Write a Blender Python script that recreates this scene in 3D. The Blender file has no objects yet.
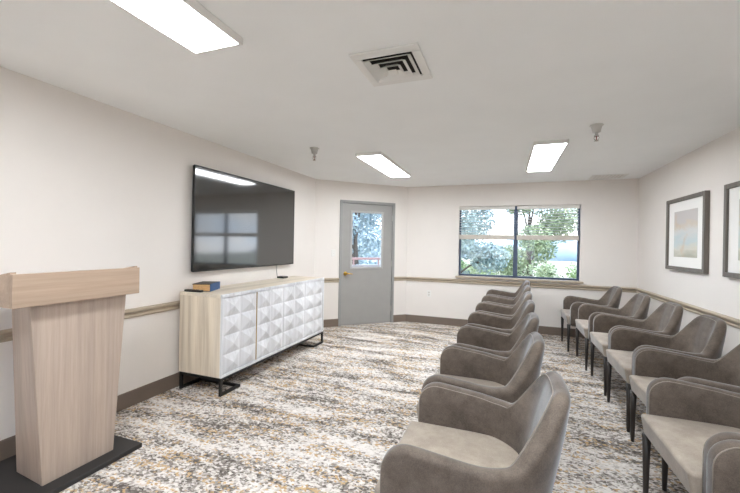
import bpy, bmesh, math, random
from mathutils import Vector, Matrix
random.seed(7)
S = bpy.context.scene
COL = S.collection
PI = math.pi

# ------------------------------------------------------------------ measures (metres)
H = 2.44                       # ceiling height
XL, XR, YB, YF = -2.92, 1.85, 6.46, -2.0
A = Vector((-2.92, 5.294)); B = Vector((-1.673, 6.46))      # ends of the angled door wall
EYE = 1.39

# ------------------------------------------------------------------ material helpers
def lin(r, g, b):
    f = lambda c: (c/255/12.92) if c/255 <= 0.04045 else ((c/255+0.055)/1.055)**2.4
    return (f(r), f(g), f(b), 1)

def new_mat(name):
    m = bpy.data.materials.new(name); m.use_nodes = True
    nt = m.node_tree
    return m, nt, nt.nodes['Principled BSDF']

def nd(nt, typ, **kw):
    n = nt.nodes.new(typ)
    for k, v in kw.items():
        if k in n.inputs: n.inputs[k].default_value = v
        else: setattr(n, k, v)
    return n

def ramp(nt, stops, interp='LINEAR'):
    n = nt.nodes.new('ShaderNodeValToRGB'); cr = n.color_ramp; cr.interpolation = interp
    while len(cr.elements) < len(stops): cr.elements.new(0.5)
    for e, (p, c) in zip(cr.elements, stops):
        e.position = p; e.color = c
    return n

def coords(nt, scale=(1, 1, 1), rot=(0, 0, 0), kind='Object'):
    tc = nt.nodes.new('ShaderNodeTexCoord'); mp = nt.nodes.new('ShaderNodeMapping')
    mp.inputs['Scale'].default_value = scale; mp.inputs['Rotation'].default_value = rot
    nt.links.new(tc.outputs[kind], mp.inputs['Vector'])
    return mp.outputs['Vector']

def plain(name, rgb, rough=0.5, metal=0.0, var=0.06, nscale=8, bump=0.0, bscale=200, spec=None):
    """one colour with a faint procedural mottle"""
    m, nt, p = new_mat(name)
    v = coords(nt)
    n = nd(nt, 'ShaderNodeTexNoise', Scale=nscale, Detail=4.0)
    nt.links.new(v, n.inputs['Vector'])
    c = lin(*rgb)
    lo = tuple(x*(1-var) for x in c[:3])+(1,); hi = tuple(min(1, x*(1+var)) for x in c[:3])+(1,)
    r = ramp(nt, [(0.3, lo), (0.7, hi)])
    nt.links.new(n.outputs['Fac'], r.inputs['Fac'])
    nt.links.new(r.outputs['Color'], p.inputs['Base Color'])
    p.inputs['Roughness'].default_value = rough; p.inputs['Metallic'].default_value = metal
    if spec is not None: p.inputs['Specular IOR Level'].default_value = spec
    if bump:
        n2 = nd(nt, 'ShaderNodeTexNoise', Scale=bscale, Detail=2.0); nt.links.new(v, n2.inputs['Vector'])
        b = nd(nt, 'ShaderNodeBump', Strength=bump, Distance=0.002)
        nt.links.new(n2.outputs['Fac'], b.inputs['Height']); nt.links.new(b.outputs['Normal'], p.inputs['Normal'])
    return m

def wood(name, light, dark, mid, grain='Z', scale=1.0, rough=0.45):
    m, nt, p = new_mat(name)
    s = {'Z': (38, 38, 1.3), 'Y': (38, 1.3, 38), 'X': (1.3, 38, 38)}[grain]
    v = coords(nt, tuple(a*scale for a in s))
    n = nd(nt, 'ShaderNodeTexNoise', Scale=1.0, Detail=8.0, Roughness=0.72, Distortion=0.2)
    nt.links.new(v, n.inputs['Vector'])
    r = ramp(nt, [(0.28, lin(*dark)), (0.5, lin(*mid)), (0.72, lin(*light))])
    nt.links.new(n.outputs['Fac'], r.inputs['Fac'])
    s2 = {'Z': (7, 7, .35), 'Y': (7, .35, 7), 'X': (.35, 7, 7)}[grain]
    v2 = coords(nt, s2)
    n2 = nd(nt, 'ShaderNodeTexNoise', Scale=1.0, Detail=2.0); nt.links.new(v2, n2.inputs['Vector'])
    r2 = ramp(nt, [(0.35, (.86, .85, .84, 1)), (0.65, (1.08, 1.07, 1.06, 1))])
    nt.links.new(n2.outputs['Fac'], r2.inputs['Fac'])
    mx = nd(nt, 'ShaderNodeMix', data_type='RGBA', blend_type='MULTIPLY'); mx.inputs['Factor'].default_value = 1
    nt.links.new(r.outputs['Color'], mx.inputs['A']); nt.links.new(r2.outputs['Color'], mx.inputs['B'])
    nt.links.new(mx.outputs['Result'], p.inputs['Base Color'])
    p.inputs['Roughness'].default_value = rough
    b = nd(nt, 'ShaderNodeBump', Strength=0.12, Distance=0.002)
    nt.links.new(n.outputs['Fac'], b.inputs['Height']); nt.links.new(b.outputs['Normal'], p.inputs['Normal'])
    return m

def fabric(name, base, hi, sheen=0.35):
    m, nt, p = new_mat(name)
    v = coords(nt)
    n = nd(nt, 'ShaderNodeTexNoise', Scale=9.0, Detail=6.0, Roughness=0.7); nt.links.new(v, n.inputs['Vector'])
    nf = nd(nt, 'ShaderNodeTexNoise', Scale=260.0, Detail=2.0); nt.links.new(v, nf.inputs['Vector'])
    mth = nd(nt, 'ShaderNodeMath', operation='MULTIPLY_ADD'); mth.inputs[1].default_value = 0.45
    nt.links.new(nf.outputs['Fac'], mth.inputs[0]); nt.links.new(n.outputs['Fac'], mth.inputs[2])
    r = ramp(nt, [(0.5, lin(*base)), (0.95, lin(*hi))])
    nt.links.new(mth.outputs[0], r.inputs['Fac'])
    nt.links.new(r.outputs['Color'], p.inputs['Base Color'])
    p.inputs['Roughness'].default_value = 0.75
    p.inputs['Specular IOR Level'].default_value = 0.3
    p.inputs['Sheen Weight'].default_value = sheen
    p.inputs['Sheen Roughness'].default_value = 0.35
    p.inputs['Sheen Tint'].default_value = (0.85, 0.92, 1.0, 1)  # bluish tint puts the window highlights into the cloth's sheen
    b = nd(nt, 'ShaderNodeBump', Strength=0.25, Distance=0.001)
    nt.links.new(nf.outputs['Fac'], b.inputs['Height']); nt.links.new(b.outputs['Normal'], p.inputs['Normal'])
    return m

def emitter(name, rgb, strength):
    m, nt, p = new_mat(name)
    p.inputs['Base Color'].default_value = (0.9, 0.9, 0.9, 1)
    p.inputs['Emission Color'].default_value = rgb
    p.inputs['Emission Strength'].default_value = strength
    return m

def glass_mat(name, tint=(1, 1, 1, 1)):
    m = bpy.data.materials.new(name); m.use_nodes = True; nt = m.node_tree; nt.nodes.clear()
    o = nd(nt, 'ShaderNodeOutputMaterial'); t = nd(nt, 'ShaderNodeBsdfTransparent', Color=tint)
    g = nd(nt, 'ShaderNodeBsdfGlossy', Roughness=0.02); mx = nd(nt, 'ShaderNodeMixShader')
    fr = nd(nt, 'ShaderNodeFresnel', IOR=1.35)
    nt.links.new(fr.outputs[0], mx.inputs[0]); nt.links.new(t.outputs[0], mx.inputs[1])
    nt.links.new(g.outputs[0], mx.inputs[2]); nt.links.new(mx.outputs[0], o.inputs[0])
    return m

def carpet_mat():
    m, nt, p = new_mat('carpet')
    L = nt.links.new
    # streak mask: long soft bands across the room (along X)
    v = coords(nt, (0.8, 3.6, 1))
    n = nd(nt, 'ShaderNodeTexNoise', Scale=1.6, Detail=5.0, Roughness=0.62, Distortion=0.5); L(v, n.inputs['Vector'])
    v2 = coords(nt, (1.5, 9.0, 1))
    n2 = nd(nt, 'ShaderNodeTexNoise', Scale=1.5, Detail=4.0, Roughness=0.6); L(v2, n2.inputs['Vector'])
    # tufts: random value per cell, slightly stretched along X
    vt = coords(nt, (1, 1.35, 1))
    vo = nd(nt, 'ShaderNodeTexVoronoi', Scale=62.0); L(vt, vo.inputs['Vector'])
    sep = nd(nt, 'ShaderNodeSeparateColor'); L(vo.outputs['Color'], sep.inputs[0])
    vo2 = nd(nt, 'ShaderNodeTexVoronoi', Scale=30.0); L(vt, vo2.inputs['Vector'])
    sep2 = nd(nt, 'ShaderNodeSeparateColor'); L(vo2.outputs['Color'], sep2.inputs[0])
    # white <-> grey decision
    a = nd(nt, 'ShaderNodeMath', operation='MULTIPLY_ADD'); a.inputs[1].default_value = 1.85
    L(n.outputs['Fac'], a.inputs[0]); 
    s = nd(nt, 'ShaderNodeMath', operation='MULTIPLY_ADD'); s.inputs[1].default_value = 0.5; s.inputs[2].default_value = -0.90
    L(sep.outputs[0], s.inputs[0])
    L(s.outputs[0], a.inputs[2])
    a2 = nd(nt, 'ShaderNodeMath', operation='MULTIPLY_ADD'); a2.inputs[1].default_value = 0.3
    L(sep2.outputs[1], a2.inputs[0]); L(a.outputs[0], a2.inputs[2])
    r = ramp(nt, [(0.0, lin(92, 85, 80)), (0.2, lin(124, 116, 110)), (0.36, lin(168, 160, 153)), (0.48, lin(206, 199, 193)), (0.68, lin(224, 218, 213)), (1.0, lin(232, 227, 223))])
    L(a2.outputs[0], r.inputs['Fac'])
    # gold flecks
    g = nd(nt, 'ShaderNodeMath', operation='MULTIPLY_ADD'); g.inputs[1].default_value = 1.15
    g0 = nd(nt, 'ShaderNodeMath', operation='MULTIPLY_ADD'); g0.inputs[1].default_value = 0.55; g0.inputs[2].default_value = -0.20
    L(sep.outputs[2], g0.inputs[0])
    L(n2.outputs['Fac'], g.inputs[0]); L(g0.outputs[0], g.inputs[2])
    gr = ramp(nt, [(0.835, (0, 0, 0, 1)), (0.915, (.95, .95, .95, 1))])
    L(g.outputs[0], gr.inputs['Fac'])
    gc = ramp(nt, [(0.0, lin(176, 142, 100)), (1.0, lin(206, 178, 138))]); L(sep2.outputs[0], gc.inputs['Fac'])
    mx = nd(nt, 'ShaderNodeMix', data_type='RGBA'); L(gr.outputs['Color'], mx.inputs['Factor'])
    L(r.outputs['Color'], mx.inputs['A']); L(gc.outputs['Color'], mx.inputs['B'])
    L(mx.outputs['Result'], p.inputs['Base Color'])
    p.inputs['Roughness'].default_value = 0.95; p.inputs['Specular IOR Level'].default_value = 0.1
    b = nd(nt, 'ShaderNodeBump', Strength=0.6, Distance=0.006); b.invert = True
    L(vo.outputs['Distance'], b.inputs['Height']); L(b.outputs['Normal'], p.inputs['Normal'])
    return m

def art_mat():
    m, nt, p = new_mat('art_print')
    L = nt.links.new
    tc = nd(nt, 'ShaderNodeTexCoord')
    n = nd(nt, 'ShaderNodeTexNoise', Scale=5.0, Detail=5.0, Distortion=0.6)
    mp = nd(nt, 'ShaderNodeMapping'); mp.inputs['Scale'].default_value = (1, .6, 1.8)
    L(tc.outputs['Object'], mp.inputs['Vector']); L(mp.outputs[0], n.inputs['Vector'])
    sx = nd(nt, 'ShaderNodeSeparateXYZ'); L(tc.outputs['Generated'], sx.inputs[0])
    ad = nd(nt, 'ShaderNodeMath', operation='MULTIPLY_ADD'); ad.inputs[1].default_value = 0.5
    L(n.outputs['Fac'], ad.inputs[0]); L(sx.outputs['Z'], ad.inputs[2])
    r = ramp(nt, [(0.25, lin(168, 166, 150)), (0.45, lin(206, 202, 190)), (0.62, lin(188, 200, 202)), (0.78, lin(204, 204, 202)),
                  (0.92, lin(202, 190, 176)), (1.0, lin(194, 188, 186))])
    L(ad.outputs[0], r.inputs['Fac'])
    w = nd(nt, 'ShaderNodeTexNoise', Scale=7.0, Detail=3.0); L(tc.outputs['Object'], w.inputs['Vector'])
    wr = ramp(nt, [(0.58, (0, 0, 0, 1)), (0.75, (.6, .6, .6, 1))]); L(w.outputs['Fac'], wr.inputs['Fac'])
    mx = nd(nt, 'ShaderNodeMix', data_type='RGBA'); mx.inputs['B'].default_value = lin(198, 170, 140)
    L(wr.outputs['Color'], mx.inputs['Factor']); L(r.outputs['Color'], mx.inputs['A'])
    L(mx.outputs['Result'], p.inputs['Base Color'])
    p.inputs['Roughness'].default_value = 0.5
    return m

def leaf_mat(name, c1, c2):
    m, nt, p = new_mat(name)
    oi = coords(nt)
    n = nd(nt, 'ShaderNodeTexNoise', Scale=2.5, Detail=3.0); nt.links.new(oi, n.inputs['Vector'])
    r = ramp(nt, [(0.35, lin(*c1)), (0.65, lin(*c2))]); nt.links.new(n.outputs['Fac'], r.inputs['Fac'])
    nt.links.new(r.outputs['Color'], p.inputs['Base Color']); p.inputs['Roughness'].default_value = 0.6
    return m

M = dict(
    wall=plain('wall_paint', (233, 227, 222), 0.85, var=0.012, nscale=3, bump=0.05),
    ceil=plain('ceiling_paint', (245, 246, 246), 0.95, var=0.012, nscale=3, bump=0.08, bscale=120),
    rail=plain('chair_rail_paint', (176, 162, 143), 0.5, var=0.03),
    base=plain('baseboard_vinyl', (118, 104, 93), 0.5, var=0.04),
    door=plain('door_paint', (158, 156, 153), 0.45, var=0.02),
    frame=plain('door_frame_paint', (150, 150, 148), 0.45, var=0.02),
    stop=plain('glass_stop_paint', (176, 174, 172), 0.45, var=0.02),
    brass=plain('brass', (214, 170, 80), 0.28, 1.0),
    steel=plain('brushed_steel', (190, 188, 184), 0.35, 1.0),
    chrome=plain('chrome', (190, 188, 184), 0.2, 1.0),
    red=plain('bulb_glass', (120, 60, 50), 0.2),
    wframe=plain('window_aluminium', (74, 86, 106), 0.4, 0.3),
    white=plain('white_plastic', (232, 230, 226), 0.4, var=0.01),
    sill=plain('sill_paint', (206, 200, 194), 0.5, var=0.02),
    blind=plain('blind_slat', (214, 214, 214), 0.5, var=0.02),
    blindrail=plain('blind_rail', (200, 192, 182), 0.5, var=0.02),
    blindhead=plain('blind_headrail', (226, 223, 217), 0.5, var=0.01),
    black=plain('black_metal', (30, 29, 29), 0.45, 0.3),
    blackp=plain('black_plastic', (22, 22, 23), 0.4),
    leg=plain('black_wood', (44, 38, 35), 0.4, var=0.15),
    podb=plain('black_base', (40, 38, 38), 0.55, var=0.1),
    podv=wood('podium_veneer_upright', (188, 171, 158), (164, 146, 133), (177, 160, 147), 'Z', 1.3),
    podh=wood('podium_veneer_level', (190, 168, 148), (164, 142, 123), (179, 156, 137), 'Y', 1.0),
    side=wood('whitewashed_wood', (236, 226, 210), (198, 182, 160), (224, 212, 193), 'Z', 0.8, 0.55),
    sidet=wood('whitewashed_wood_top', (234, 225, 212), (208, 195, 178), (226, 215, 199), 'Y', 0.8, 0.5),
    pyr=wood('whitewashed_panel', (232, 234, 239), (200, 200, 204), (221, 222, 226), 'Z', 0.7, 0.5),
    gold=plain('brass_edge', (190, 160, 110), 0.4, 0.6),
    fab=fabric('taupe_velvet', (74, 65, 58), (116, 104, 94), .5),
    seat=fabric('taupe_seat', (146, 134, 122), (178, 166, 153), 0.35),
    pipe=fabric('piping_cloth', (128, 118, 108), (150, 140, 130)),
    grille=plain('grille_white', (232, 231, 228), 0.5, var=0.01),
    duct=plain('duct_dark', (38, 34, 30), 0.8),
    pframe=wood('picture_frame_grey', (122, 116, 108), (92, 86, 80), (108, 102, 95), 'Z', 1.0, 0.5),
    mat=plain('picture_mat', (240, 238, 235), 0.8, var=0.008),
    art=art_mat(),
    glass=glass_mat('window_glass'),
    lamp=emitter('light_diffuser', (0.925, 0.97, 1.0, 1), 27.5),
    lampf=plain('light_trim', (236, 234, 231), 0.5, var=0.01),
    carpet=carpet_mat(),
    blue=plain('book_cloth_blue', (52, 84, 128), 0.6),
    dcov=plain('book_cover_dark', (70, 64, 60), 0.6),
    page=plain('book_pages', (214, 170, 118), 0.8, nscale=60, var=0.12),
    ledge=plain('balcony_white', (150, 146, 144), 0.6),
    pink=plain('balcony_rail_paint', (160, 128, 124), 0.5),
    bark=plain('bark', (84, 76, 68), 0.9, var=0.2),
    leafA=leaf_mat('leaf_pale', (116, 136, 104), (172, 184, 146)),
    leafB=leaf_mat('leaf_blue_green', (106, 132, 132), (164, 180, 174)),
    leafD=leaf_mat('leaf_silver', (140, 164, 176), (200, 212, 214)),
    leafC=leaf_mat('leaf_green', (106, 134, 92), (158, 178, 124)),
    ground=plain('dry_ground', (138, 138, 122), 0.95, var=0.35, nscale=0.35),
    hill=plain('far_hill', (140, 160, 174), 0.95, var=0.05, nscale=0.02),  # pale blue distance haze put into the hill's colour
    rock=plain('pale_rock', (228, 222, 214), 0.9, var=0.08),
)
def screen_mat():
    m, nt, p = new_mat('screen_glass')
    p.inputs['Base Color'].default_value = (0.018, 0.017, 0.016, 1)
    p.inputs['Roughness'].default_value = 0.09
    p.inputs['IOR'].default_value = 2.0
    n = nd(nt, 'ShaderNodeTexNoise', Scale=3.0); nt.links.new(coords(nt), n.inputs['Vector'])
    r = ramp(nt, [(0.3, (.065, .065, .065, 1)), (0.7, (.075, .075, .075, 1))]); nt.links.new(n.outputs['Fac'], r.inputs['Fac'])
    nt.links.new(r.outputs['Color'], p.inputs['Roughness'])
    return m
M['screen'] = screen_mat()

# ------------------------------------------------------------------ mesh helpers
def box(bm, x0, x1, y0, y1, z0, z1, mi=0):
    vs = [bm.verts.new(c) for c in ((x0, y0, z0), (x1, y0, z0), (x1, y1, z0), (x0, y1, z0), (x0, y0, z1), (x1, y0, z1), (x1, y1, z1), (x0, y1, z1))]
    fs = []
    for q in ((3, 2, 1, 0), (4, 5, 6, 7), (0, 1, 5, 4), (1, 2, 6, 5), (2, 3, 7, 6), (3, 0, 4, 7)):
        f = bm.faces.new([vs[i] for i in q]); f.material_index = mi; fs.append(f)
    return vs

def hexa(bm, b4, t4):
    """box from four bottom and four top corners (counter-clockwise from above)"""
    vs = [bm.verts.new(c) for c in list(b4)+list(t4)]
    for q in ((3, 2, 1, 0), (4, 5, 6, 7), (0, 1, 5, 4), (1, 2, 6, 5), (2, 3, 7, 6), (3, 0, 4, 7)):
        bm.faces.new([vs[i] for i in q])
    return vs

def lathe(bm, prof, seg=20, c=(0, 0, 0)):
    rings = []
    for r, z in prof:
        rings.append([bm.verts.new((c[0]+r*math.cos(2*PI*i/seg), c[1]+r*math.sin(2*PI*i/seg), c[2]+z)) for i in range(seg)])
    for a, b in zip(rings, rings[1:]):
        for i in range(seg):
            bm.faces.new((a[i], a[(i+1) % seg], b[(i+1) % seg], b[i]))
    bm.faces.new(rings[0][::-1]); bm.faces.new(rings[-1])

def tube(bm, pts, r, seg=8, r2=None):
    pts = [Vector(p) for p in pts]; rings = []
    up = Vector((0, 0, 1))
    n = len(pts)
    for i, p in enumerate(pts):
        t = (pts[min(i+1, n-1)]-pts[max(i-1, 0)]).normalized()
        a = t.cross(up)
        if a.length < 1e-3: a = t.cross(Vector((0, 1, 0)))
        a.normalize(); b = t.cross(a).normalized()
        rr = r if r2 is None else r+(r2-r)*i/(n-1)
        rings.append([bm.verts.new(p+(a*math.cos(2*PI*k/seg)+b*math.sin(2*PI*k/seg))*rr) for k in range(seg)])
    for u, v in zip(rings, rings[1:]):
        for k in range(seg):
            bm.faces.new((u[k], u[(k+1) % seg], v[(k+1) % seg], v[k]))
    bm.faces.new(rings[0][::-1]); bm.faces.new(rings[-1])

def obj(name, bm, mat, parent=None, smooth=False, bevel=0.0, bseg=2, sub=0):
    bmesh.ops.recalc_face_normals(bm, faces=bm.faces)
    me = bpy.data.meshes.new(name); bm.to_mesh(me); bm.free()
    for mm in (mat if isinstance(mat, (list, tuple)) else [mat]): me.materials.append(mm)
    o = bpy.data.objects.new(name, me); COL.objects.link(o)
    if parent: o.parent = parent
    if bevel:
        b = o.modifiers.new('bevel', 'BEVEL'); b.width = bevel; b.segments = bseg; b.limit_method = 'ANGLE'; b.angle_limit = math.radians(35)
    if sub:
        s = o.modifiers.new('sub', 'SUBSURF'); s.levels = sub; s.render_levels = sub
    if smooth or bevel:
        for f in me.polygons: f.use_smooth = True
        if not smooth or bevel:
            me.set_sharp_from_angle(angle=math.radians(40))
    return o

def BM(): return bmesh.new()
def bx(name, dims, mat, parent=None, bevel=0.0, **k):
    bm = BM(); box(bm, *dims); return obj(name, bm, mat, parent, bevel=bevel, **k)

def tag(o, label, cat, group=None, kind=None):
    o['label'] = label; o['category'] = cat
    if group: o['group'] = group
    if kind: o['kind'] = kind
    return o
def thing(name, label, cat, loc=(0, 0, 0), rz=0.0, group=None):
    o = bpy.data.objects.new(name, None); COL.objects.link(o)
    o.empty_display_size = 0.1
    o.location = loc; o.rotation_euler = (0, 0, rz)
    return tag(o, label, cat, group)
def struct(name, bm, mat, parent=None, **k):
    o = obj(name, bm, mat, parent, **k)
    if not parent: o['kind'] = 'structure'
    return o
def dup(root, loc, rz, label):
    r = root.copy(); COL.objects.link(r); r.location = loc; r.rotation_euler = (0, 0, rz); r['label'] = label
    for ch in list(root.children):
        c = ch.copy(); COL.objects.link(c); c.parent = r
        for g in list(ch.children):
            d = g.copy(); COL.objects.link(d); d.parent = c
    return r
def xform(bm, mat4):
    bmesh.ops.transform(bm, matrix=mat4, verts=bm.verts)

# ------------------------------------------------------------------ room shell
T = 0.14
bm = BM(); box(bm, XL-3, XR+T, YF-T, YB+T, -0.12, 0.0)
# floor only under the room: replace by the room's outline
bm.free(); bm = BM()
outline = [(XL, YF), (XR, YF), (XR, YB), (B.x, YB), (XL, A.y)]
def slab(bm, pts, z0, z1):
    lo = [bm.verts.new((x, y, z0)) for x, y in pts]; hi = [bm.verts.new((x, y, z1)) for x, y in pts]
    bm.faces.new(lo[::-1]); bm.faces.new(hi)
    n = len(pts)
    for i in range(n): bm.faces.new((lo[i], lo[(i+1) % n], hi[(i+1) % n], hi[i]))
grown = [(XL-T, YF-T), (XR+T, YF-T), (XR+T, YB+T), (B.x-.05, YB+T), (XL-T, A.y+.05)]
slab(bm, grown, -0.12, 0.0); struct('floor', bm, M['carpet'])
bm = BM(); slab(bm, grown, H, H+0.12); struct('ceiling', bm, M['ceil'])
bm = BM(); box(bm, XL-T, XL, YF-T, A.y+.03, 0, H); struct('wall_left', bm, M['wall'])
bm = BM(); box(bm, XR, XR+T, YF-T, YB+T, 0, H); struct('wall_right', bm, M['wall'])
FX0, FX1, FZ0, FZ1 = -2.1, 1.1, 0.87, 2.07      # unseen window, added behind the camera to light the room
bm = BM()
box(bm, XL, FX0, YF-T, YF, 0, H); box(bm, FX1, XR, YF-T, YF, 0, H)
box(bm, FX0, FX1, YF-T, YF, 0, FZ0); box(bm, FX0, FX1, YF-T, YF, FZ1, H)
struct('wall_front', bm, M['wall'])
# back wall with the window opening
WX0, WX1, WZ0, WZ1 = -0.755, 1.105, 0.868, 2.07
bm = BM()
box(bm, B.x, WX0, YB, YB+T, 0, H); box(bm, WX1, XR, YB, YB+T, 0, H)
box(bm, WX0, WX1, YB, YB+T, 0, WZ0); box(bm, WX0, WX1, YB, YB+T, WZ1, H)
struct('wall_back', bm, M['wall'])
# angled wall with the door opening: local s along the wall, n outward
dv = (B-A); DL = dv.length; dv.normalize()
nv = Vector((-dv.y, dv.x))                         # outwards
DM = Matrix(((dv.x, nv.x, 0, A.x), (dv.y, nv.y, 0, A.y), (0, 0, 1, 0), (0, 0, 0, 1)))   # (s, n, z) -> world
DS0, DS1, DZ = 0.42, 1.45, 2.13
bm = BM()
box(bm, 0, DS0, 0, T, 0, H); box(bm, DS1, DL, 0, T, 0, H); box(bm, DS0, DS1, 0, T, DZ, H)
xform(bm, DM); struct('wall_corner', bm, M['wall'])

# chair rail and baseboard, one trim per wall
def rail_prof(bm, p, q, nrm):
    """two-step moulding from p to q, nrm points into the room"""
    p, q, nrm = Vector(p), Vector(q), Vector(nrm)
    prof = [(0, .742), (.016, .742), (.020, .750), (.018, .760), (.010, .764), (.010, .776), (.018, .782), (.032, .790), (.034, .804), (.026, .810), (.012, .813), (0, .816)]
    a = [bm.verts.new((p.x+nrm.x*d, p.y+nrm.y*d, z)) for d, z in prof]
    b = [bm.verts.new((q.x+nrm.x*d, q.y+nrm.y*d, z)) for d, z in prof]
    for i in range(len(prof)-1): bm.faces.new((a[i], b[i], b[i+1], a[i+1]))
    bm.faces.new(a); bm.faces.new(b[::-1])
def base_prof(bm, p, q, nrm):
    p, q, nrm = Vector(p), Vector(q), Vector(nrm)
    prof = [(0, 0.0), (.014, 0.0), (.012, .02), (.009, .12), (.006, .127), (0, .128)]
    a = [bm.verts.new((p.x+nrm.x*d, p.y+nrm.y*d, z)) for d, z in prof]
    b = [bm.verts.new((q.x+nrm.x*d, q.y+nrm.y*d, z)) for d, z in prof]
    for i in range(len(prof)-1): bm.faces.new((a[i], b[i], b[i+1], a[i+1]))
    bm.faces.new(a); bm.faces.new(b[::-1])
inn = -nv
dpt = lambda s: (A+dv*s)
runs = [('left', [((XL, YF), (XL, A.y), (1, 0))]),
        ('corner', [(dpt(0), dpt(DS0), inn), (dpt(DS1), dpt(DL), inn)]),
        ('back', [((B.x, YB), (XR, YB), (0, -1))]),
        ('right', [((XR, YF), (XR, YB), (-1, 0))])]
for i, (nm, segs) in enumerate(runs):
    bm = BM()
    for s in segs: rail_prof(bm, *s)
    struct('trim_%d' % (i+1), bm, M['rail'])
    bm = BM()
    for s in segs: base_prof(bm, *s)
    struct('baseboard_'+nm, bm, M['base'])

# ------------------------------------------------------------------ door
def dbox(bm, s0, s1, n0, n1, z0, z1):
    vs = box(bm, s0, s1, n0, n1, z0, z1)
bm = BM()
fw = 0.048
dbox(bm, DS0, DS0+fw, -.02, T+.01, 0, DZ); dbox(bm, DS1-fw, DS1, -.02, T+.01, 0, DZ); dbox(bm, DS0+fw, DS1-fw, -.02, T+.01, DZ-fw, DZ)
xform(bm, DM); door = struct('door_1', bm, M['frame'], bevel=.003)
g = .003
l0, l1, lz0, lz1 = DS0+fw+g, DS1-fw-g, .008, DZ-fw-g
GS0, GS1, GZ0, GZ1 = 0.640, 1.203, 0.99, 1.93
bm = BM()
n0, n1 = .0, .045
dbox(bm, l0, GS0, n0, n1, lz0, lz1); dbox(bm, GS1, l1, n0, n1, lz0, lz1)
dbox(bm, GS0, GS1, n0, n1, lz0, GZ0); dbox(bm, GS0, GS1, n0, n1, GZ1, lz1)
xform(bm, DM); leaf = obj('door_leaf', bm, M['door'], door)
bm = BM(); w = .028
dbox(bm, GS0-w, GS0+.006, -.012, .0, GZ0-w, GZ1+w); dbox(bm, GS1-.006, GS1+w, -.012, .0, GZ0-w, GZ1+w)
dbox(bm, GS0+.006, GS1-.006, -.012, .0, GZ0-w, GZ0+.006); dbox(bm, GS0+.006, GS1-.006, -.012, .0, GZ1-.006, GZ1+w)
xform(bm, DM); obj('glass_stop', bm, M['stop'], leaf, bevel=.003)
bm = BM(); dbox(bm, GS0, GS1, .018, .024, GZ0, GZ1); xform(bm, DM); obj('glass_pane', bm, M['glass'], leaf)
# lever handle
bm = BM(); lathe(bm, [(.001, 0), (.033, 0), (.033, .006), (.026, .012), (.014, .014), (.012, .05), (.015, .055), (.001, .058)], 24)
xform(bm, Matrix.Translation((.535, 0, .885)) @ Matrix.Rotation(PI/2, 4, 'X')); 
bm2 = bm
tube(bm2, [(.53, -.05, .885), (.57, -.053, .887), (.61, -.052, .884), (.65, -.047, .878)], .011, 10, .007)
xform(bm2, DM); obj('door_handle', bm2, M['brass'], leaf, smooth=True)
for hz in (.25, 1.05, 1.86):
    bm = BM(); lathe(bm, [(.007, -.05), (.007, .05)], 10, (l1+.002, -.006, hz)); xform(bm, DM); obj('hinge', bm, M['steel'], door)

# light switch, outlet
def plate(name, label, cat, mtx, toggle):
    t = thing(name, label, cat, mtx.to_translation()); inv = Matrix.Translation(-mtx.to_translation())
    bm = BM(); box(bm, -.036, .036, -.006, .0, -.058, .058); xform(bm, inv @ mtx); obj('cover_plate', bm, M['white'], t, bevel=.003)
    if toggle:
        bm = BM(); box(bm, -.005, .005, -.018, -.006, -.010, .012); xform(bm, inv @ mtx); obj('toggle', bm, M['white'], t, bevel=.002)
    else:
        for z in (-.022, .022):
            bm = BM(); lathe(bm, [(.016, 0), (.016, .002), (.015, .003)], 16); xform(bm, inv @ mtx @ Matrix.Translation((0, -.006, z)) @ Matrix.Rotation(PI/2, 4, 'X')); obj('socket', bm, M['sill'], t)
plate('light_switch', 'white light switch plate on the wall left of the grey door', 'light switch', DM @ Matrix.Translation((.317, 0, 1.232)), True)
plate('wall_outlet', 'white electrical outlet low on the back wall beneath the chair rail, left of the window', 'outlet', Matrix.Translation((-1.254, YB, .53)), False)

# ------------------------------------------------------------------ window
bm = BM(); fy0, fy1 = YB+.095, YB+.139; fb = .03
XM = 0.165
box(bm, WX0, WX0+fb, fy0, fy1, WZ0, WZ1); box(bm, WX1-fb, WX1, fy0, fy1, WZ0, WZ1)
box(bm, WX0+fb, WX1-fb, fy0, fy1, WZ0, WZ0+.035); box(bm, WX0+fb, WX1-fb, fy0, fy1, WZ1-fb, WZ1)
box(bm, XM-.034, XM+.034, fy0-.01, fy1, WZ0+.035, WZ1-fb)
win = struct('window_1', bm, M['wframe'], bevel=.004)
for x0, x1 in ((WX0+fb, XM-.034), (XM+.034, WX1-fb)):
    bm = BM(); box(bm, x0, x1, fy0+.02, fy0+.026, WZ0+.035, WZ1-fb); obj('glass_pane', bm, M['glass'], win)
    bm = BM(); box(bm, x0, x1, fy0+.005, fy0+.04, 1.535, 1.575); obj('meeting_rail', bm, M['wframe'], win)
bm = BM(); box(bm, WX0-.04, WX1+.04, YB-.045, fy0, WZ0-.028, WZ0+.004); obj('window_sill', bm, M['rail'], win, bevel=.004)
bm = BM(); gy0, gy1 = YF-.12, YF-.07
box(bm, FX0, FX0+fb, gy0, gy1, FZ0, FZ1); box(bm, FX1-fb, FX1, gy0, gy1, FZ0, FZ1)
box(bm, FX0+fb, FX1-fb, gy0, gy1, FZ0, FZ0+fb); box(bm, FX0+fb, FX1-fb, gy0, gy1, FZ1-fb, FZ1)
box(bm, -.53, -.47, gy0, gy1, FZ0+fb, FZ1-fb)
fill_win = struct('fill_window', bm, M['wframe'], bevel=.004)  # out of view, added for soft daylight from behind
for x0, x1 in ((FX0+fb, -.53), (-.47, FX1-fb)):
    bm = BM(); box(bm, x0, x1, gy0+.02, gy0+.026, FZ0+fb, FZ1-fb); obj('glass_pane', bm, M['glass'], fill_win)
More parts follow.
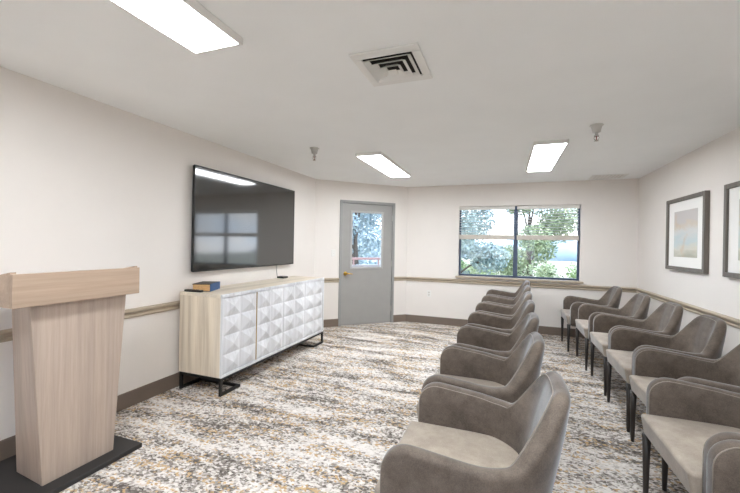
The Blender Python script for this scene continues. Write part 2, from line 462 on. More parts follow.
# blinds: two, drawn half way
def make_blind(x0, x1, label):
    yb = YB+.035
    t = thing('window_blind', label, 'window blind', ((x0+x1)/2, yb, WZ1-.01), 0, 'horizontal blinds on the window')
    w = (x1-x0)/2
    bx('headrail', (-w, w, -.03, .028, -.052, .0), M['blindhead'], t, bevel=.003)
    z = -.085
    for i in range(9):
        bm = BM()
        vs = [(-w+.004, -.024, -.003), (w-.004, -.024, -.003), (w-.004, 0, .002), (-w+.004, 0, .002), (w-.004, .024, -.003), (-w+.004, .024, -.003)]
        th = .0028
        lo = [bm.verts.new(v) for v in vs]; hi = [bm.verts.new((v[0], v[1], v[2]+th)) for v in vs]
        for q in ((0, 1, 2, 3), (3, 2, 4, 5)):
            bm.faces.new([hi[k] for k in q]); bm.faces.new([lo[k] for k in q][::-1])
        for a_, b_ in ((0, 1), (1, 2), (2, 4), (4, 5), (5, 3), (3, 0)):
            bm.faces.new((lo[a_], lo[b_], hi[b_], hi[a_]))
        xform(bm, Matrix.Translation((0, 0, z)) @ Matrix.Rotation(math.radians(-9), 4, 'X'))
        obj('slat', bm, M['blind'], t)
        z -= .0445
    bx('bottom_rail', (-w+.002, w-.002, -.026, .026, -.555, -.475), M['blindrail'], t, bevel=.004)
    for sx in (-w+.12, w-.12):
        bm = BM(); tube(bm, [(sx, -.027, -.05), (sx, -.027, -.48)], .0012, 6); obj('ladder_cord', bm, M['blindhead'], t)
    return t
make_blind(WX0+.006, XM-.022, 'white slatted blind half lowered over the left pane of the window')
make_blind(XM+.012, WX1-.022, 'white slatted blind half lowered over the right pane of the window')

# ------------------------------------------------------------------ ceiling fixtures
def ceiling_light(x, y, label, L=1.40, W=.315):
    t = thing('ceiling_light', label, 'ceiling light', (x, y, H), 0, 'flat rectangular ceiling light panels')
    bm = BM(); b = .016; hz = .038
    box(bm, -W/2, -W/2+b, -L/2, L/2, -hz, 0); box(bm, W/2-b, W/2, -L/2, L/2, -hz, 0)
    box(bm, -W/2+b, W/2-b, -L/2, -L/2+b, -hz, 0); box(bm, -W/2+b, W/2-b, L/2-b, L/2, -hz, 0)
    obj('frame', bm, M['lampf'], t, bevel=.003)
    bx('diffuser', (-W/2+b, W/2-b, -L/2+b, L/2-b, -hz+.004, -hz+.010), M['lamp'], t)
ceiling_light(-1.44, 0.83, 'lit ceiling light panel nearest the camera, cut off by the top edge at left')
ceiling_light(-1.485, 4.60, 'lit ceiling light panel in front of the grey door')
ceiling_light(0.405, 4.66, 'lit ceiling light panel in front of the window')
ceiling_light(0.405, 0.83, 'added lit ceiling light panel, out of view above the near chairs of the middle row')  # unseen mirror of the near left panel, added to help light the room

def diffuser_vent():
    t = thing('air_vent', 'white square stepped ceiling air vent near the close light panel', 'air vent', (-.635, 2.055, H))
    w, l = .195, .208
    bm = BM(); d = .012; i0 = .145
    box(bm, -w, w, -l, -i0, -d, 0); box(bm, -w, w, i0, l, -d, 0); box(bm, -w, -i0, -i0, i0, -d, 0); box(bm, i0, w, -i0, i0, -d, 0)
    obj('frame', bm, M['grille'], t, bevel=.003)
    bx('duct', (-i0, i0, -i0, i0, -.002, -.0005), M['duct'], t)
    for r0, z0, z1 in ((.138, -.004, -.022), (.100, -.008, -.028), (.062, -.012, -.034)):
        bm = BM(); r1 = r0-.027
        o_ = [(-r0, -r0), (r0, -r0), (r0, r0), (-r0, r0)]; i_ = [(-r1, -r1), (r1, -r1), (r1, r1), (-r1, r1)]
        th = .003
        for k in range(4):
            j = (k+1) % 4
            a_ = [(o_[k][0], o_[k][1], z1), (o_[j][0], o_[j][1], z1), (i_[j][0], i_[j][1], z0), (i_[k][0], i_[k][1], z0)]
            lo = [bm.verts.new(v) for v in a_]; hi = [bm.verts.new((v[0], v[1], v[2]+th)) for v in a_]
            bm.faces.new(lo); bm.faces.new(hi[::-1])
            for q in range(4): bm.faces.new((lo[q], lo[(q+1) % 4], hi[(q+1) % 4], hi[q]))
        obj('louver', bm, M['grille'], t)
    bx('centre_plate', (-.028, .028, -.028, .028, -.038, -.034), M['grille'], t, bevel=.002)
diffuser_vent()
def slot_vent():
    t = thing('air_vent', 'low white rectangular ceiling vent grille near the back right corner', 'air vent', (1.385, 6.19, H))
    bm = BM(); w, l, d, b = .225, .17, .009, .022
    box(bm, -w, w, -l, -l+b, -d, 0); box(bm, -w, w, l-b, l, -d, 0); box(bm, -w, -w+b, -l+b, l-b, -d, 0); box(bm, w-b, w, -l+b, l-b, -d, 0)
    obj('frame', bm, M['grille'], t, bevel=.003)
    bx('duct', (-w+b, w-b, -l+b, l-b, -.002, -.0005), M['sill'], t)
    for k in range(9):
        x = -w+b+.02+k*(2*(w-b)-.04)/8
        bx('louver', (x-.012, x+.012, -l+b, l-b, -.008, -.005), M['grille'], t)
slot_vent()
def sprinkler(x, y, label):
    t = thing('fire_sprinkler', label, 'sprinkler', (x, y, H), 0, 'ceiling sprinkler heads')
    bm = BM(); lathe(bm, [(.052, 0), (.054, -.004), (.042, -.012), (.034, -.04), (.03, -.062), (.02, -.066)], 24); obj('escutcheon', bm, M['steel'], t, smooth=True)
    bm = BM(); lathe(bm, [(.013, -.06), (.013, -.085), (.019, -.088), (.019, -.098), (.010, -.1)], 16); obj('body', bm, M['chrome'], t)
    bm = BM()
    for s in (-1, 1):
        tube(bm, [(s*.012, 0, -.096), (s*.019, 0, -.110), (s*.015, 0, -.124), (0, 0, -.134)], .0035, 6)
    obj('yoke', bm, M['chrome'], t)
    bm = BM(); tube(bm, [(0, 0, -.1), (0, 0, -.13)], .004, 8); obj('bulb', bm, M['red'], t)
    bm = BM(); lathe(bm, [(.006, -.131), (.018, -.135), (.018, -.1375), (.004, -.139)], 16); obj('deflector', bm, M['chrome'], t)
sprinkler(-1.99, 3.56, 'metal sprinkler head hanging from the ceiling left of the far left light panel')
sprinkler(.715, 3.58, 'metal sprinkler head hanging from the ceiling right of the far right light panel')

# ------------------------------------------------------------------ television
tv = thing('television', 'large black flat television mounted on the left wall above the sideboard', 'television', (-2.92, 3.655, 1.085))
hw = .905; th_ = 1.055
bx('back_panel', (.028, .05, -hw+.004, hw-.004, .004, th_-.004), M['blackp'], tv, bevel=.004)
bm = BM(); b = .009
box(bm, .046, .062, -hw, -hw+b, 0, th_); box(bm, .046, .062, hw-b, hw, 0, th_); box(bm, .046, .062, -hw+b, hw-b, 0, b+.006); box(bm, .046, .062, -hw+b, hw-b, th_-b, th_)
obj('bezel', bm, M['blackp'], tv, bevel=.002)
bx('screen', (.052, .059, -hw+b, hw-b, b+.006, th_-b), M['screen'], tv)
bx('wall_mount', (0, .03, -.3, .3, .3, .75), M['black'], tv)

# ------------------------------------------------------------------ sideboard
SX0, SX1, SY0, SY1, SZ0, SZ1 = -2.862, -2.36, 2.605, 4.565, .163, .913
sbd = thing('sideboard', 'long whitewashed wooden sideboard with pyramid-relief doors below the television', 'sideboard', ((SX0+SX1)/2, (SY0+SY1)/2, 0))
hx, hy = (SX1-SX0)/2, (SY1-SY0)/2
pt = .026
bm = BM()
box(bm, -hx, hx-.02, -hy, -hy+pt, SZ0, SZ1-.03); box(bm, -hx, hx-.02, hy-pt, hy, SZ0, SZ1-.03)
box(bm, -hx, hx-.02, -hy+pt, hy-pt, SZ0, SZ0+.03); box(bm, -hx, -hx+.012, -hy+pt, hy-pt, SZ0+.03, SZ1-.03)
obj('carcass', bm, M['side'], sbd, bevel=.002)
bx('top_panel', (-hx, hx-.02, -hy-.004, hy+.004, SZ1-.03, SZ1), M['sidet'], sbd, bevel=.003)
bm = BM()
box(bm, hx-.02, hx, -hy, -hy+.022, SZ0, SZ1-.03); box(bm, hx-.02, hx, hy-.022, hy, SZ0, SZ1-.03); box(bm, hx-.02, hx, -hy+.022, hy-.022, SZ0, SZ0+.022); box(bm, hx-.02, hx, -hy-.004, hy+.004, SZ1-.03, SZ1)
obj('front_frame', bm, M['pyr'], sbd, bevel=.002)
dw = (2*hy-.044)/4
for k in range(4):
    y0 = -hy+.022+k*dw+(.007 if k == 1 else .002); y1 = -hy+.022+(k+1)*dw-(.007 if k == 0 else .002)
    z0, z1 = SZ0+.025, SZ1-.034
    bm = BM(); nx_ = 2; nz_ = 4
    xf = hx-.006; xb = hx-.024; pk = .023
    cy_ = (y1-y0)/nx_; cz_ = (z1-z0)/nz_
    gr = {}
    for i in range(nx_+1):
        for j in range(nz_+1): gr[i, j] = bm.verts.new((xf-.006, y0+i*cy_, z0+j*cz_))
    for i in range(nx_):
        for j in range(nz_):
            c = bm.verts.new((xf+pk, y0+(i+.5)*cy_, z0+(j+.5)*cz_))
            q = [gr[i, j], gr[i+1, j], gr[i+1, j+1], gr[i, j+1]]
            for e in range(4): bm.faces.new((q[e], q[(e+1) % 4], c))
    bk = [bm.verts.new((xb, y, z)) for y, z in ((y0, z0), (y1, z0), (y1, z1), (y0, z1))]
    bm.faces.new(bk[::-1])
    edges = [[gr[i, 0] for i in range(nx_+1)], [gr[nx_, j] for j in range(nz_+1)], [gr[i, nz_] for i in range(nx_, -1, -1)], [gr[0, j] for j in range(nz_, -1, -1)]]
    for e in range(4):
        bm.faces.new([bk[(e+1) % 4], bk[e]]+edges[e])
    d = obj('door', bm, M['pyr'], sbd)
    if k < 2:
        ye = y1+.0005 if k == 0 else y0-.004
        bx('edge_strip', (xb, xf-.004, ye, ye+.0035, z0, z1), M['gold'], d)
bm = BM(); r = .012
# base: rail under the case, and a floor loop at each end
box(bm, -hx+.01, hx-.002, -hy, -hy+2*r, SZ0-2*r, SZ0); box(bm, -hx+.01, hx-.002, hy-2*r, hy, SZ0-2*r, SZ0)
box(bm, hx-.002-2*r, hx-.002, -hy+2*r, hy-2*r, SZ0-2*r, SZ0); box(bm, -hx+.01, -hx+.01+2*r, -hy+2*r, hy-2*r, SZ0-2*r, SZ0)
obj('base_frame', bm, M['black'], sbd)
for s in (-1, 1):
    e0 = s*hy; e1 = s*(hy-2*r); ya, yb_ = min(e0, e1), max(e0, e1)
    f1 = s*(hy-.26); 
    for x0 in (hx-.002-2*r, -hx+.01):
        bx('leg', (x0, x0+2*r, ya, yb_, .0, SZ0-2*r), M['black'], sbd)
    bm = BM()
    for x0 in (hx-.002-2*r, -hx+.01):
        q0, q1 = sorted((e1, f1)); box(bm, x0, x0+2*r, q0, q1, .0, 2*r)
    q0, q1 = sorted((f1, s*(hy-.26+2*r)))
    box(bm, -hx+.01+2*r, hx-.002-2*r, q0, q1, 0, 2*r)
    obj('foot_loop', bm, M['black'], sbd)

# book and remote on the sideboard, streaming box with cable
bk = thing('book', 'thick blue-spined book with tan pages lying on the near end of the sideboard', 'book', (-2.735, 2.80, SZ1), math.radians(23))
bx('page_block', (-.08, .078, -.118, .118, .006, .066), M['page'], bk)
bx('back_cover', (-.085, .085, -.122, .122, 0, .006), M['dcov'], bk)
bx('front_cover', (-.085, .085, -.122, .122, .066, .072), M['dcov'], bk)
bx('spine', (.078, .088, -.122, .122, .0, .073), M['blue'], bk, bevel=.003)
rm = thing('remote_control', 'black remote control lying beside the book on the sideboard', 'remote control', (-2.735, 2.645, SZ1), math.radians(4))
bx('body', (-.095, .095, -.02, .02, 0, .02), M['blackp'], rm, bevel=.005)
for i in range(6):
    for j in (-1, 1):
        bx('button', (-.07+i*.022, -.06+i*.022, j*.008-.004, j*.008+.004, .02, .0225), M['podb'], rm)
sb = thing('media_box', 'small black media box on the sideboard under the far end of the television', 'media box', (-2.80, 4.20, SZ1), 0)
bx('case', (-.055, .055, -.055, .055, 0, .026), M['blackp'], sb, bevel=.008)
bx('feet', (-.04, .04, -.04, .04, -.0, .002), M['black'], sb)
bm = BM(); tube(bm, [(-2.872, 4.17, 1.10), (-2.874, 4.172, 1.0), (-2.872, 4.18, .94), (-2.862, 4.19, .918), (-2.85, 4.195, .916)], .0035, 8)
tag(obj('cable', bm, M['blackp'], smooth=True), 'thin black cable hanging from the television to the media box', 'cable')

# ------------------------------------------------------------------ podium
pod = thing('podium', 'light wood podium with tapered column on a black base plate', 'podium', (-2.50, 1.455, 0))
px, py = -2.50, 1.455
bx('base_plate', (-2.86-px, -2.262-px, 1.13-py, 1.778-py, 0, .03), M['podb'], pod, bevel=.004)
bm = BM(); xf = -2.357-px; xb = -2.64-px; zt = 1.04
f0, f1 = .193, .262; b0, b1 = .170, .208
# side-and-back body
hexa(bm, [(xb, -b0, .03), (xf-.02, -f0+.002, .03), (xf-.02, f0-.002, .03), (xb, b0, .03)],
     [(xb, -b1, zt), (xf-.02, -f1+.002, zt), (xf-.02, f1-.002, zt), (xb, b1, zt)])
obj('column', bm, M['podv'], pod, bevel=.0015)
bm = BM()
hexa(bm, [(xf-.02, -f0, .03), (xf, -f0, .03), (xf, f0, .03), (xf-.02, f0, .03)], [(xf-.02, -f1, zt), (xf, -f1, zt), (xf, f1, zt), (xf-.02, f1, zt)])
obj('front_panel', bm, M['podv'], pod, bevel=.0015)
# reading box: front board, two sides, floor, sloping desk
X1 = -2.3-px; X0 = -2.75-px; Y0 = 1.09-py; Y1 = 1.765-py; Z0, Z1 = 1.034, 1.21
bx('front_board', (X1-.022, X1, Y0, Y1, Z0, Z1-.004), M['podh'], pod, bevel=.001)
for ya, yb_ in ((Y0, Y0+.025), (Y1-.025, Y1)):
    bm = BM()
    hexa(bm, [(X0, ya, Z0), (X1-.022, ya, Z0), (X1-.022, yb_, Z0), (X0, yb_, Z0)], [(X0, ya, Z1-.07), (X1-.022, ya, Z1+.006), (X1-.022, yb_, Z1+.006), (X0, yb_, Z1-.07)])
    obj('side_board', bm, M['podh'], pod, bevel=.001)
bx('bottom_board', (X0, X1-.022, Y0+.025, Y1-.025, Z0, Z0+.02), M['podh'], pod)
bm = BM()
hexa(bm, [(X0, Y0+.025, Z1-.115), (X1-.022, Y0+.025, Z1-.035), (X1-.022, Y1-.025, Z1-.035), (X0, Y1-.025, Z1-.115)],
     [(X0, Y0+.025, Z1-.097), (X1-.022, Y0+.025, Z1-.017), (X1-.022, Y1-.025, Z1-.017), (X0, Y1-.025, Z1-.097)])
obj('reading_desk', bm, M['podh'], pod)

# ------------------------------------------------------------------ pictures on the right wall
def picture(y0, y1, label):
    t = thing('framed_picture', label, 'picture', (XR, (y0+y1)/2, 1.565), 0, 'framed prints on the right wall')
    w = (y1-y0)/2; h = .405; fw_ = .042; d = .042
    bm = BM()
    box(bm, -d, 0, -w, -w+fw_, -h, h); box(bm, -d, 0, w-fw_, w, -h, h); box(bm, -d, 0, -w+fw_, w-fw_, -h, -h+fw_); box(bm, -d, 0, -w+fw_, w-fw_, h-fw_, h)
    obj('frame', bm, M['pframe'], t, bevel=.003)
    bx('mat_board', (-.022, -.002, -w+fw_, w-fw_, -h+fw_, h-fw_), M['mat'], t)
    a = w*.60; b = .255
    bx('art_print', (-.0235, -.022, -a, a, -b, b), M['art'], t)
picture(4.44, 5.345, 'grey framed abstract landscape print on the right wall, the one nearer the window')
picture(3.165, 4.115, 'grey framed abstract print on the right wall, cut off by the photo edge')

# ------------------------------------------------------------------ armchairs
CW, CD, RC = .345, .555, .275          # half width, depth, back corner radius
def plan(n=56):
    """U-shaped outline from the front of one arm round the back to the other: position, outward normal, arc length"""
    La = CD-RC; Lc = RC*PI/2; Lb = 2*(CW-RC); tot = 2*La+2*Lc+Lb
    out = []
    ss = []
    # denser at the rounded arm fronts
    fine = [0, .004, .012, .024, .04, .06, .085, .115]
    ss = fine+[.115+(tot-.23)*i/n for i in range(1, n)]+[tot-f for f in fine[::-1]]
    for s in ss:
        if s <= La: p = (s, CW); nn = (0, 1)
        elif s <= La+Lc:
            a = (s-La)/RC; p = (La+RC*math.sin(a), CW-RC+RC*math.cos(a)); nn = (math.sin(a), math.cos(a))
        elif s <= La+Lc+Lb: p = (CD, CW-RC-(s-La-Lc)); nn = (1, 0)
        elif s <= La+2*Lc+Lb:
            a = (s-La-Lc-Lb)/RC; p = (La+RC*math.cos(a), -(CW-RC)-RC*math.sin(a)); nn = (math.cos(a), -math.sin(a))
        else: p = (tot-s, -CW); nn = (0, -1)
        out.append((p, nn, min(s, tot-s)))
    return out
def sm(a, b, x):
    t = max(0, min(1, (x-a)/(b-a))); return t*t*(3-2*t)
ZB, ARM, BACK = .352, .692, .875
def top_h(s):
    r = .105
    h = ARM-.042*min(1, s/.37)
    q = max(0, min(1, (s-.45)/.20))
    h += (BACK-h)*math.sin(q*PI/2)**1.3
    h += .006*sm(.62, .8, s)
    if s < r: h -= r-math.sqrt(max(0, r*r-(r-s)**2))*1.0
    return h
def shell_stations():
    st = []
    for p, nn, s in plan():
        bf = sm(.30, .60, s)
        st.append((p, nn, s, top_h(s), bf))
    return st
def surf(p, nn, bf, d, z, s):
    """point d inward from the outer skin at height z; the back leans out"""
    k = max(0, z-ZB)/(BACK-ZB)
    lean = (.012+.0*bf)*k
    x = p[0]+nn[0]*(lean-d)+ bf*.08*k
    y = p[1]+nn[1]*(lean-d)
    y *= 1-.05*bf*k
    return (x, y, z)
def make_chair(label):
    t = thing('armchair', label, 'armchair', (0, 0, 0), 0, 'taupe upholstered armchairs')
    ox = -CD/2
    st = shell_stations()
    bm = BM(); rings = []
    for p, nn, s, h, bf in st:
        tt = .062+.012*bf                       # thickness
        if s < .03: tt *= .86+.14*math.sqrt(s/.03) 
        dz = h-ZB
        sh = (.062-tt)*.5 if s < .03 else 0
        prof = [(0.0, 0), (0, .3), (-.003*bf, .62)]
        pts = [(d+sh, ZB+dz*f) for d, f in prof]
        tp = tt*(1-.08*bf)
        r = (.30+.2*bf)*tp
        pts += [(sh, h-1.4*r), (sh+.14*r, h-.62*r), (sh+.55*r, h-.16*r), (sh+.5*tp, h), (sh+tp-.5*r, h-.13*r), (sh+tp-.12*r, h-.55*r), (sh+tp, h-1.3*r)]
        pts += [(sh+tt+.012*bf, ZB+dz*.62), (sh+tt+.01*bf, ZB+dz*.3), (sh+tt, ZB)]
        rings.append([bm.verts.new(Vector(surf(p, nn, bf, d, z, s))+Vector((ox, 0, 0))) for d, z in pts])
    m_ = len(rings[0])
    for a_, b_ in zip(rings, rings[1:]):
        for k in range(m_):
            bm.faces.new((a_[k], a_[(k+1) % m_], b_[(k+1) % m_], b_[k]))
    bm.faces.new(rings[0][::-1]); bm.faces.new(rings[-1])
    obj('back_and_arms', bm, M['fab'], t, smooth=True, sub=1)
    # piping along the inner top edge and down the arm fronts
    bm = BM(); pts = []
    for p, nn, s, h, bf in st:
        tt = .062+.012*bf
        if s < .03: tt *= .86+.14*math.sqrt(s/.03)
        tp = tt*(1-.08*bf); sh = (.062-tt)*.5 if s < .03 else 0
        pts.append(Vector(surf(p, nn, bf, sh+tp-.06*tp, h-.2*tp-.06*bf*tp, s))+Vector((ox, 0, 0)))
    a0, a1 = pts[0].copy(), pts[-1].copy(); a0.z = a1.z = ZB+.01
    tube(bm, [a0]+pts+[a1], .0024, 6)
    obj('piping', bm, M['pipe'], t, smooth=True)
    # seat cushion
    bm = BM()
    x0, x1, yw = -.045, CD-.07, CW-.056
    n_, m2 = 14, 14; zs0, zs1 = .362, .480
    top = {}; bot = {}
    def sp(u, v):        # rounded-square mapping, u,v in [-1,1]
        return u, v
    for i in range(n_+1):
        for j in range(m2+1):
            u = -1+2*i/n_; v = -1+2*j/m2
            e = 1-max(abs(u)**7, abs(v)**7)
            crown = .016*(1-u*u)*(1-v*v)
            yy = v*yw*(1.0 if u < .1 else 1-.10*((u-.1)/.9)**2)
            xx = x0+(x1-x0)*(u+1)/2
            if u < -.99: pass
            top[i, j] = bm.verts.new((xx+ox, yy, zs1+crown))
            bot[i, j] = bm.verts.new((xx+ox+(.02 if i == 0 else 0), yy*.995, zs0))
    for i in range(n_):
        for j in range(m2):
            bm.faces.new((top[i, j], top[i+1, j], top[i+1, j+1], top[i, j+1]))
            bm.faces.new((bot[i, j], bot[i, j+1], bot[i+1, j+1], bot[i+1, j]))
    for i in range(n_):
        bm.faces.new((bot[i, 0], bot[i+1, 0], top[i+1, 0], top[i, 0])); bm.faces.new((top[i, m2], top[i+1, m2], bot[i+1, m2], bot[i, m2]))
    for j in range(m2):
        bm.faces.new((top[0, j], top[0, j+1], bot[0, j+1], bot[0, j])); bm.faces.new((bot[n_, j], bot[n_, j+1], top[n_, j+1], top[n_, j]))
    so = obj('seat', bm, M['seat'], t, bevel=.034, bseg=5)
    so.modifiers['bevel'].angle_limit = math.radians(50)
    bx('seat_frame', (.03+ox, CD-.03+ox, -CW+.075, CW-.075, .34, .366), M['leg'], t)
    for x in (-.012, CD-.06):
        for sy in (-1, 1):
            bm = BM(); yy = sy*(CW-.062) if x < .1 else sy*(CW-.14)
            lx = x+ox; ex = lx+(-.0 if x < .1 else .05); ey = yy
            prof = [(0, .0115), (.05, .013), (.2, .0165), (.364, .021)]
            rg = []
            for z, r_ in prof:
                q = z/.364
                c = (ex+(lx-ex)*q, ey+(yy-ey)*q)
                rg.append([bm.verts.new((c[0]+r_*math.cos(2*PI*k/14), c[1]+r_*math.sin(2*PI*k/14), z)) for k in range(14)])
            for a_, b_ in zip(rg, rg[1:]):
                for k in range(14): bm.faces.new((a_[k], a_[(k+1) % 14], b_[(k+1) % 14], b_[k]))
            bm.faces.new(rg[0][::-1]); bm.faces.new(rg[-1])
            obj('leg', bm, M['leg'], t, smooth=True)
    return t

# (front x, centre y, turn in degrees); every chair faces the left wall
right_row = [(.83, 5.80, 0), (.90, 5.03, 0), (.925, 4.30, 0), (.915, 3.575, 0), (.90, 2.86, 0), (.765, 2.15, 0), (.745, 1.44, 0)]
mid_row = [(-.28, 6.05, 0), (-.31, 5.29, 0), (-.34, 4.54, 0), (-.365, 3.80, 0), (-.39, 3.05, 0), (-.42, 2.33, 0), (-.405, 1.58, 0)]
ordn = ['farthest from the camera', 'second from the far end', 'third from the far end', 'fourth from either end', 'third from the camera end', 'second from the camera end', 'nearest the camera']
proto = None
for row, where in ((mid_row, 'in the middle row'), (right_row, 'in the row along the right wall')):
    for (x, y, a), od in zip(row, ordn):
        lab = 'taupe upholstered armchair %s, %s' % (where, od)
        loc = (x+CD/2, y, 0)
        if proto is None:
            proto = make_chair(lab); proto.location = loc; proto.rotation_euler = (0, 0, math.radians(a))
        else:
            dup(proto, loc, math.radians(a), lab)

# ------------------------------------------------------------------ outside: ground, hill, trees, balcony
GZ = -3.4
bm = BM(); box(bm, -110, 110, -120, 160, GZ-.3, GZ); o = struct('ground', bm, M['ground'])
bm = BM()
N = 40
pr = [(-110+220*i/N, 5.0+2.6*math.sin(i*.33+.6)+1.3*math.sin(i*.9)) for i in range(N+1)]
fr = [bm.verts.new((x, 145, GZ-.1)) for x, h in pr]; tp = [bm.verts.new((x, 168, GZ+h+1.5)) for x, h in pr]; bk_ = [bm.verts.new((x, 190, GZ-.1)) for x, h in pr]
for i in range(N):
    bm.faces.new((fr[i], fr[i+1], tp[i+1], tp[i])); bm.faces.new((tp[i], tp[i+1], bk_[i+1], bk_[i])); bm.faces.new((bk_[i], bk_[i+1], fr[i+1], fr[i]))
bm.faces.new(fr+[]) if False else None
struct('hills', bm, M['hill'], smooth=True)
def foliage(bm, blobs, n, size, rng):
    for _ in range(n):
        c, r = rng.choice(blobs)
        d = Vector((rng.gauss(0, 1), rng.gauss(0, 1), rng.gauss(0, 1))).normalized()*r*(rng.random()**.45)
        p = Vector(c)+Vector((d.x, d.y, d.z*.8))
        a = Vector((rng.gauss(0, 1), rng.gauss(0, 1), rng.gauss(0, 1))).normalized()
        b = a.cross(Vector((rng.gauss(0, 1), rng.gauss(0, 1), rng.gauss(0, 1)))).normalized()
        s = size*(.6+.8*rng.random())
        vs = [bm.verts.new(p+a*s), bm.verts.new(p+b*s*.45), bm.verts.new(p-a*s), bm.verts.new(p-b*s*.45)]
        bm.faces.new(vs)
def tree(x, y, h, cr, mat, label, n=1500, size=.2, z0=.32, seed=1, name='tree', group=None, dens=9):
    rng = random.Random(seed)
    t = thing(name, label, 'tree' if name == 'tree' else 'shrub', (x, y, GZ), 0, group)
    bm = BM()
    tube(bm, [(0, 0, 0), (.05*h*.2, 0, h*.3), (-.03*h*.2, 0, h*.6), (0, 0, h*.9)], .024*h, 8, .006*h)
    blobs = []
    for i in range(dens):
        a = rng.random()*2*PI; zz = z0+(.98-z0)*(i+.5)/dens
        wide = math.sin(PI*min(1, max(.12, (zz-z0)/(1.02-z0)+.12)))
        rr = cr*wide*(.35+.5*rng.random())
        c = (rr*math.cos(a), rr*math.sin(a), zz*h)
        blobs.append((c, cr*(.32+.25*rng.random())))
        tube(bm, [(0, 0, zz*h*.72), (c[0]*.5, c[1]*.5, zz*h*.9), c], .008*h, 6, .003*h)
    obj('trunk', bm, M['bark'], t)
    bm = BM(); foliage(bm, blobs, n, size, rng)
    obj('foliage', bm, mat, t)
    return t
tree(-2.6, 19.0, 8.6, 2.6, M['leafB'], 'large airy tree outside the left pane of the window', 13000, .1, .30, 3)
tree(1.3, 23.0, 9.0, 2.4, M['leafA'], 'tall pale green tree outside behind the window mullion', 12000, .1, .34, 11)
tree(-8.3, 20.0, 9.4, 3.4, M['leafD'], 'bluish tree outside the glass of the grey door', 22000, .12, .08, 5)
tree(4.3, 26.0, 3.6, 1.35, M['leafC'], 'rounded green shrub outside the right pane of the window', 3500, .07, .12, 21, 'shrub')
tree(2.3, 19.0, 2.9, 1.0, M['leafA'], 'low pale shrub outside just right of the window mullion', 3500, .065, .1, 22, 'shrub')
tree(-.9, 26.0, 3.4, 1.3, M['leafC'], 'low green shrub outside the left pane near the mullion', 3500, .065, .1, 23, 'shrub')
tree(-4.6, 27.0, 3.0, 1.5, M['leafB'], 'low bluish shrub outside at the left edge of the window', 3500, .07, .1, 24, 'shrub')
for k, (x, y, h) in enumerate([(-6.5, 30, 3.2), (-2.4, 33, 3.0), (.2, 30, 2.6), (3.4, 34, 3.2), (6.4, 31, 3.0), (8.6, 36, 3.4), (-4.6, 38, 3.6)]):
    tree(x, y, h, 1.7, M['leafA' if k % 2 else 'leafC'], 'hazy green shrub on the far ground outside the window', 3500, .1, .1, 40+k, 'shrub', 'far shrubs outside the window')
tree(-11.4, 27.0, 9.5, 3.6, M['leafD'], 'second bluish tree farther off behind the glass of the grey door', 18000, .13, .08, 61)
# balcony beyond the door
bm = BM(); dbox(bm, -.6, 2.4, T+.01, 1.75, -.2, -.02); xform(bm, DM); struct('balcony', bm, M['ledge'])
t = thing('balcony_railing', 'white balcony parapet with a pinkish rail outside the grey door', 'railing', (A.x, A.y, 0))
inv = Matrix.Translation((-A.x, -A.y, 0))
bm = BM(); dbox(bm, -.6, 2.4, 1.62, 1.74, -.02, .93); xform(bm, inv @ DM); obj('parapet', bm, M['ledge'], t)
bm = BM(); dbox(bm, -.6, 2.4, 1.65, 1.71, 1.04, 1.09); xform(bm, inv @ DM); obj('handrail', bm, M['pink'], t, bevel=.006)
for s in (-.5, .1, .7, 1.3, 1.9, 2.3):
    bm = BM(); dbox(bm, s-.015, s+.015, 1.665, 1.695, .93, 1.04); xform(bm, inv @ DM); obj('post', bm, M['pink'], t)

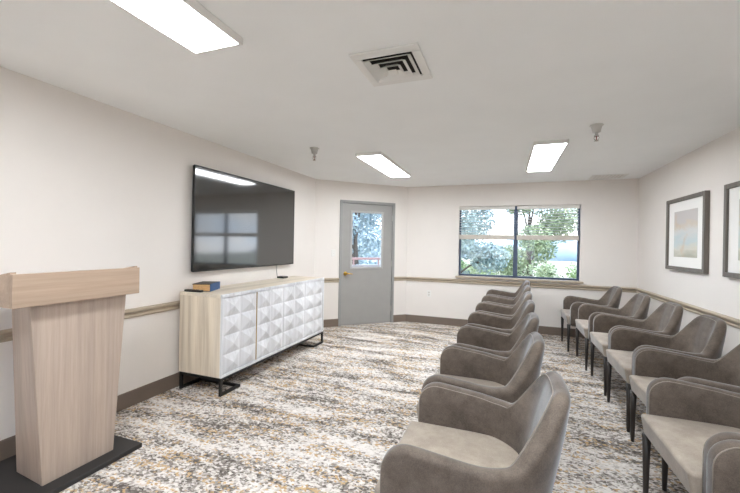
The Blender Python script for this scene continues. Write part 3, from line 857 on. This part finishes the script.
# ------------------------------------------------------------------ sky and sun
w = bpy.data.worlds.new('sky'); S.world = w; w.use_nodes = True; nt = w.node_tree
bg = nt.nodes['Background']
tc = nd(nt, 'ShaderNodeTexCoord'); sx = nd(nt, 'ShaderNodeSeparateXYZ'); nt.links.new(tc.outputs['Generated'], sx.inputs[0])
r = ramp(nt, [(0.0, (.74, .86, 1.0, 1)), (0.12, (.6, .78, 1.0, 1)), (0.5, (.42, .62, 1.0, 1))])
nt.links.new(sx.outputs['Z'], r.inputs['Fac'])
cl = nd(nt, 'ShaderNodeTexNoise', Scale=5.0, Detail=5.0); mp = nd(nt, 'ShaderNodeMapping'); mp.inputs['Scale'].default_value = (1, 1, 3)
nt.links.new(tc.outputs['Generated'], mp.inputs[0]); nt.links.new(mp.outputs[0], cl.inputs['Vector'])
cr_ = ramp(nt, [(0.45, (0, 0, 0, 1)), (0.62, (1, 1, 1, 1))]); nt.links.new(cl.outputs['Fac'], cr_.inputs['Fac'])
mx = nd(nt, 'ShaderNodeMix', data_type='RGBA'); mx.inputs['B'].default_value = (1, 1, 1, 1)
nt.links.new(cr_.outputs['Color'], mx.inputs['Factor']); nt.links.new(r.outputs['Color'], mx.inputs['A'])
nt.links.new(mx.outputs['Result'], bg.inputs['Color'])
bg.inputs['Strength'].default_value = 4.2
ld = bpy.data.lights.new('sun', 'SUN'); ld.energy = 4.5; ld.angle = .02; ld.color = (1, .96, .9)
so = bpy.data.objects.new('sun', ld); COL.objects.link(so); so.rotation_euler = (math.radians(38), 0, math.radians(-65)); so.location = (0, -5, 20)

# ------------------------------------------------------------------ camera
cam = bpy.data.cameras.new('camera'); co = bpy.data.objects.new('camera', cam); COL.objects.link(co); S.camera = co
cam.sensor_fit = 'HORIZONTAL'; cam.sensor_width = 36; cam.lens = 365/740*36
yaw = math.radians(20.3)
Rm = Matrix.Rotation(yaw, 4, 'Z') @ Matrix.Rotation(PI/2, 4, 'X') @ Matrix.Rotation(0.018, 4, 'Z')
co.matrix_world = Matrix.Translation((0, 0, EYE)) @ Rm
cam.shift_y = -(246.5-244.2)/740
cam.clip_start = .05; cam.clip_end = 500

S.view_settings.view_transform = 'Standard'; S.view_settings.look = 'None'
S.view_settings.gamma = 1; S.view_settings.use_curve_mapping = False
S.view_settings.exposure = 0.25
S.cycles.use_denoising = True
try: S.cycles.denoiser = 'OPENIMAGEDENOISE'
except Exception: pass
S.cycles.max_bounces = 10; S.cycles.diffuse_bounces = 6; S.cycles.transparent_max_bounces = 16
S.cycles.sample_clamp_indirect = 8
